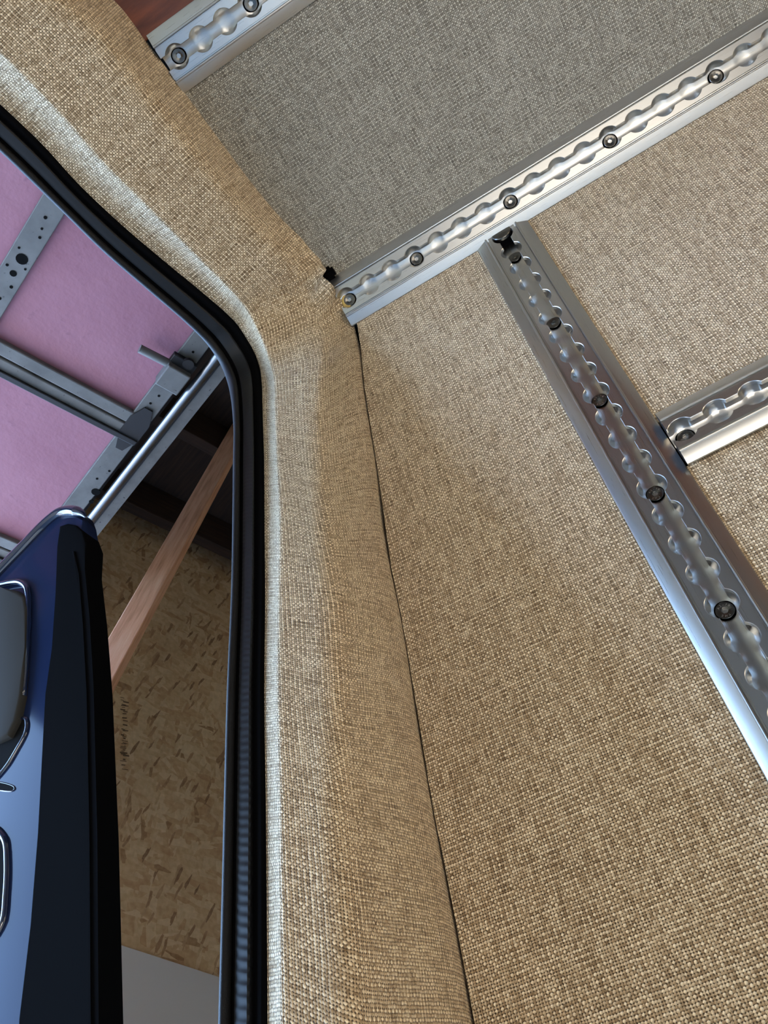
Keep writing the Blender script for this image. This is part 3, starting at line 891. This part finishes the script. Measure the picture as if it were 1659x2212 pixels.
stiles = [(-960, -918), (-620, -578), (-280, -238), (58, 99), (373, 412)]
seclim = [(80, 468), (472, 889), (893, 1303), (1307, 1560)]
for (a0, a1) in seclim:
    for (b0, b1), (c0, c1) in zip(stiles, stiles[1:]):
        gplate('foam_panel', MAT['pink'], gd, a0 + 18, a1 - 18, b1 - 6, c0 + 6, HZ + 12, HZ + 40)
    for (b0, b1) in stiles:
        gplate('stile', MAT['galv'], gd, a0, a1, b0, b1, HZ, HZ + 10, 0.002)
    gplate('section_rail', MAT['galv'], gd, a0, a0 + 24, -960, 412, HZ - 3, HZ + 12, 0.003)
    gplate('section_rail', MAT['galv'], gd, a1 - 26, a1, -960, 412, HZ - 3, HZ + 12, 0.003)
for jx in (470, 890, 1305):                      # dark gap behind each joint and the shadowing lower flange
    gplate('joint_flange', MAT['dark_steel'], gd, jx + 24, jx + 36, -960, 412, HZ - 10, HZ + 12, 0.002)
    for (b0, b1) in stiles[3:]:                  # hinge plates over the joints
        bm = bmesh.new()
        c = (b0 + b1) / 2
        pts = [(jx - 50, c - 8), (jx - 50, c + 8), (jx - 18, b1 + 1), (jx + 22, b1 + 1), (jx + 60, c + 7), (jx + 60, c - 7), (jx + 22, b0 - 1), (jx - 18, b0 - 1)]
        prism(bm, [G(a * KH, b * KH, HZ - 1) for a, b in pts], [G(a * KH, b * KH, HZ - 6) for a, b in pts])
        bm_obj('hinge_plate', bm, MAT['dark_steel'] if b0 > 300 else MAT['galv'], gd)
# punched holes and bolts in the stiles
def disc(bm, a, b, r, z0, z1, n=14):
    prism(bm, [G(a * KH + r * math.cos(2 * math.pi * i / n), b * KH + r * math.sin(2 * math.pi * i / n), z0) for i in range(n)],
          [G(a * KH + r * math.cos(2 * math.pi * i / n), b * KH + r * math.sin(2 * math.pi * i / n), z1) for i in range(n)])
for (a, b, r) in ((705, 80, 12), (736, 80, 7), (620, 78, 3.5), (655, 86, 3), (690, 68, 2.5), (760, 88, 3.5), (775, 70, 3), (640, 82, 2.5), (718, 92, 2.5), (790, 82, 3.5), (728, 66, 3),
                  (1071, 409, 11), (1098, 414, 6), (690, 394, 3), (805, 393, 3), (828, 389, 3), (1010, 405, 3), (1040, 395, 3)):
    bm = bmesh.new(); disc(bm, a, b, r, HZ + 2, HZ - 0.8); bm_obj('punched_hole', bm, MAT['black'], gd)
# latch: bracket box with a short bolt bar
gplate('latch_bracket', MAT['galv'], gd, 724, 772, 366, 412, HZ - 34, HZ - 2, 0.003)
gplate('latch_plate', MAT['dark_steel'], gd, 706, 726, 366, 414, HZ - 16, HZ - 1, 0.002)
bm = bmesh.new(); disc(bm, 708, 396, 13, HZ - 14, HZ - 24); bm_obj('latch_boss', bm, MAT['dark_steel'], gd, 40)
vs, fs = tube([G(734 * KH, 312 * KH, HZ - 12), G(730 * KH, 372 * KH, HZ - 12)], 0.010, 14)
mesh('latch_bar', vs, fs, MAT['galv'], gd, 40)

trk = empty('door_track', G(900, 560, HZ)); tag(trk, 'steel garage door track with a bright round tube beside the pink door', 'track')
vs, fs = tube([G(a, 434 * KH, HZ - 4) for a in (200, 800, 1400, 1900)], 0.012, 20)
mesh('guide_tube', vs, fs, MAT['chrome_tube'], trk, 60)
gplate('track_flange', MAT['galv'], trk, 160, 1560, 447, 468, HZ - 2, HZ + 4)
gplate('track_web', MAT['dark_steel'], trk, 160, 1560, 441, 447, HZ - 4, HZ + 60)
gplate('track_backing', MAT['dark_wood'], trk, 160, 1560, 412, 427, HZ + 45, HZ + 60, 0.0, 1.0)

# garage shell
CW = 2100.0                                       # the wall with the door opening
def wall_quad(name, mat, a, b0, b1, z0, z1, th=14.0, label=None, parent=None):
    bm = bmesh.new(); gbox(bm, a, a + th, b0, b1, z0, z1)
    l_ = bm.loops.layers.uv.new('UVMap')
    for f in bm.faces:
        for lp in f.loops:
            q = lp.vert.co; lp[l_].uv = (q.dot(G2), q.z)
    o = bm_obj(name, bm, mat, parent)
    if label: tag(o, label, 'wall', kind='structure')
    return o
wall_quad('wall_back', MAT['osb'], CW, 640, 3195, -1895, 2750, label='garage wall of bare oriented strand board beyond the van')
# white board, its upper edge slopes down slightly
bm = bmesh.new()
pts = [(640, 1090), (3190, 780), (3190, -1895), (640, -1895)]
prism(bm, [G(CW - 2, b, z) for b, z in pts], [G(CW - 16, b, z) for b, z in pts])
tag(bm_obj('white_board', bm, MAT['white_board']), 'white painted board along the bottom of the strand board wall', 'board')
# ceiling of the garage and its joists
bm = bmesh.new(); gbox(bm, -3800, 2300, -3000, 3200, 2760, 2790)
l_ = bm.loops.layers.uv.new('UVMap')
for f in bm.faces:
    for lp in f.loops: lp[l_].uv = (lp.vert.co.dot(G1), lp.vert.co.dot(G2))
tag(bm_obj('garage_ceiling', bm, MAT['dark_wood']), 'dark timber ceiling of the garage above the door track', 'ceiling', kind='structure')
where = ['nearest the strand board wall', 'second from the strand board wall', 'above the middle of the door track', 'above the fabric surround side']
for i, a in enumerate((1960, 1560, 1160, 760)):
    bm = bmesh.new(); gbox(bm, a, a + 45, -1200, 3200, 2590, 2758, 0.003)
    l_ = bm.loops.layers.uv.new('UVMap')
    for f in bm.faces:
        for lp in f.loops: lp[l_].uv = (lp.vert.co.dot(G2), lp.vert.co.dot(G1) + lp.vert.co.z)
    tag(bm_obj('ceiling_joist', bm, MAT['dark_wood']), 'dark timber ceiling joist ' + where[i], 'joist', 'dark joists under the garage ceiling')
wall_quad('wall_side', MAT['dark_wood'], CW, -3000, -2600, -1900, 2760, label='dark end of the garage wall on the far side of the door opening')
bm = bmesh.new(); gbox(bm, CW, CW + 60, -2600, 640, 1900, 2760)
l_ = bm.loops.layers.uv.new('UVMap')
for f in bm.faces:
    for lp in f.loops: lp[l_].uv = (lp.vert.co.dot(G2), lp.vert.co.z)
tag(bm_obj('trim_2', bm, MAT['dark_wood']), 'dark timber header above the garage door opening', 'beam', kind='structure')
bm = bmesh.new(); gbox(bm, -3800, 2300, 3200, 3260, -1900, 2760)
l_ = bm.loops.layers.uv.new('UVMap')
for f in bm.faces:
    for lp in f.loops: lp[l_].uv = (lp.vert.co.dot(G1), lp.vert.co.z)
tag(bm_obj('wall_garage_side', bm, MAT['osb']), 'side wall of the garage beyond the van', 'wall', kind='structure')
for nm, (a0_, a1_, b0_, b1_), lb in (('wall_garage_far', (-3800, 2300, -3060, -3000), 'far side wall of the garage'), ('wall_garage_end', (-3860, -3800, -3060, 3260), 'end wall of the garage')):
    bm = bmesh.new(); gbox(bm, a0_, a1_, b0_, b1_, -1900, 2760)
    l_ = bm.loops.layers.uv.new('UVMap')
    for f in bm.faces:
        for lp in f.loops: lp[l_].uv = (lp.vert.co.dot(G1), lp.vert.co.z)
    tag(bm_obj(nm, bm, MAT['osb']), lb, 'wall', kind='structure')
bm = bmesh.new(); gbox(bm, -8000, 12000, -9000, 9000, -1990, -1900)
tag(bm_obj('floor', bm, MAT['concrete']), 'concrete floor and forecourt', 'floor', kind='structure')

# diagonal pine brace
CB = 1530.0
BR = 38.0
def on_plane(q, a):
    d = sight(*q); return d * (a / d.dot(G1))
ctr = [on_plane((515, 934), CB), on_plane((345, 1232), CB), on_plane((243, 1428), CB)]
ax = (ctr[2] - ctr[0]).normalized()
top = ctr[0] - ax * 60; bot = ctr[2] + ax * 650
side = (G1 - ax * G1.dot(ax)).normalized(); side = Matrix.Rotation(math.radians(BR), 3, ax) @ side; sd2 = ax.cross(side).normalized()
hw, ht = 33.0, 17.0
bm = bmesh.new()
cs = []
for p in (top, bot):
    for a_, b_ in ((-1, -1), (1, -1), (1, 1), (-1, 1)):
        cs.append(W(*(p + sd2 * (a_ * hw) + side * (b_ * ht))))
box(bm, cs, 0.003)
l_ = bm.loops.layers.uv.new('UVMap')
for f in bm.faces:
    for lp in f.loops: lp[l_].uv = (lp.vert.co.dot(ax) * 1.0, lp.vert.co.dot(sd2) + lp.vert.co.dot(side))
tag(bm_obj('timber_brace', bm, MAT['pine']), 'diagonal reddish pine brace standing before the strand board wall', 'timber')

# stencil strokes on the board, mostly hidden by the van door
stc = empty('stencil_mark', W(*on_plane((268, 1580), CW - 3))); tag(stc, 'faint black ink stencil strokes on the strand board beside the navy door', 'marking')
rs = random.Random(2)
y = 1503.0
while y < 1660:
    y += rs.choice((3.0, 4.0, 5.5, 9.0))
    x0_, ln = 259 + rs.random() * 7, 4 + rs.random() * 13
    hgt = rs.choice((1.2, 1.8, 2.6))
    p, q = on_plane((x0_, y), CW - 1.5), on_plane((x0_ + ln, y + rs.uniform(0, 3)), CW - 1.5)
    dv = Vector((0, 0, 1)) * hgt
    mesh('ink_stroke', [W(*(p - dv)), W(*(q - dv)), W(*(q + dv)), W(*(p + dv))], [(0, 1, 2, 3)], MAT['ink'], stc)

# ------------------------------------------------------------------ rest of the van shell (behind the camera)
def shell(name, cs, mat, label, cat):
    bm = bmesh.new(); box(bm, cs)
    return tag(bm_obj(name, bm, mat), label, cat, kind='structure')
def bx(x0, x1, y0, y1, z0, z1): return [(x0, y0, z0), (x1, y0, z0), (x1, y1, z0), (x0, y1, z0), (x0, y0, z1), (x1, y0, z1), (x1, y1, z1), (x0, y1, z1)]
shell('floor_van', bx(-0.25, 3.0, -1.32, 0.62, -0.04, 0.0), MAT['van_floor'], 'plywood floor of the van', 'floor')
shell('wall_right', bx(-0.25, 3.0, -1.34, -1.30, 0.0, 2.15), MAT['shell'], 'opposite side wall of the van', 'wall')
shell('wall_front', bx(2.98, 3.02, -1.32, 0.62, 0.0, 2.15), MAT['shell'], 'bulkhead at the front of the van', 'wall')
shell('wall_roof', bx(-0.25, 3.0, -1.32, -0.30, 2.115, 2.15), MAT['shell'], 'far half of the van roof', 'ceiling')
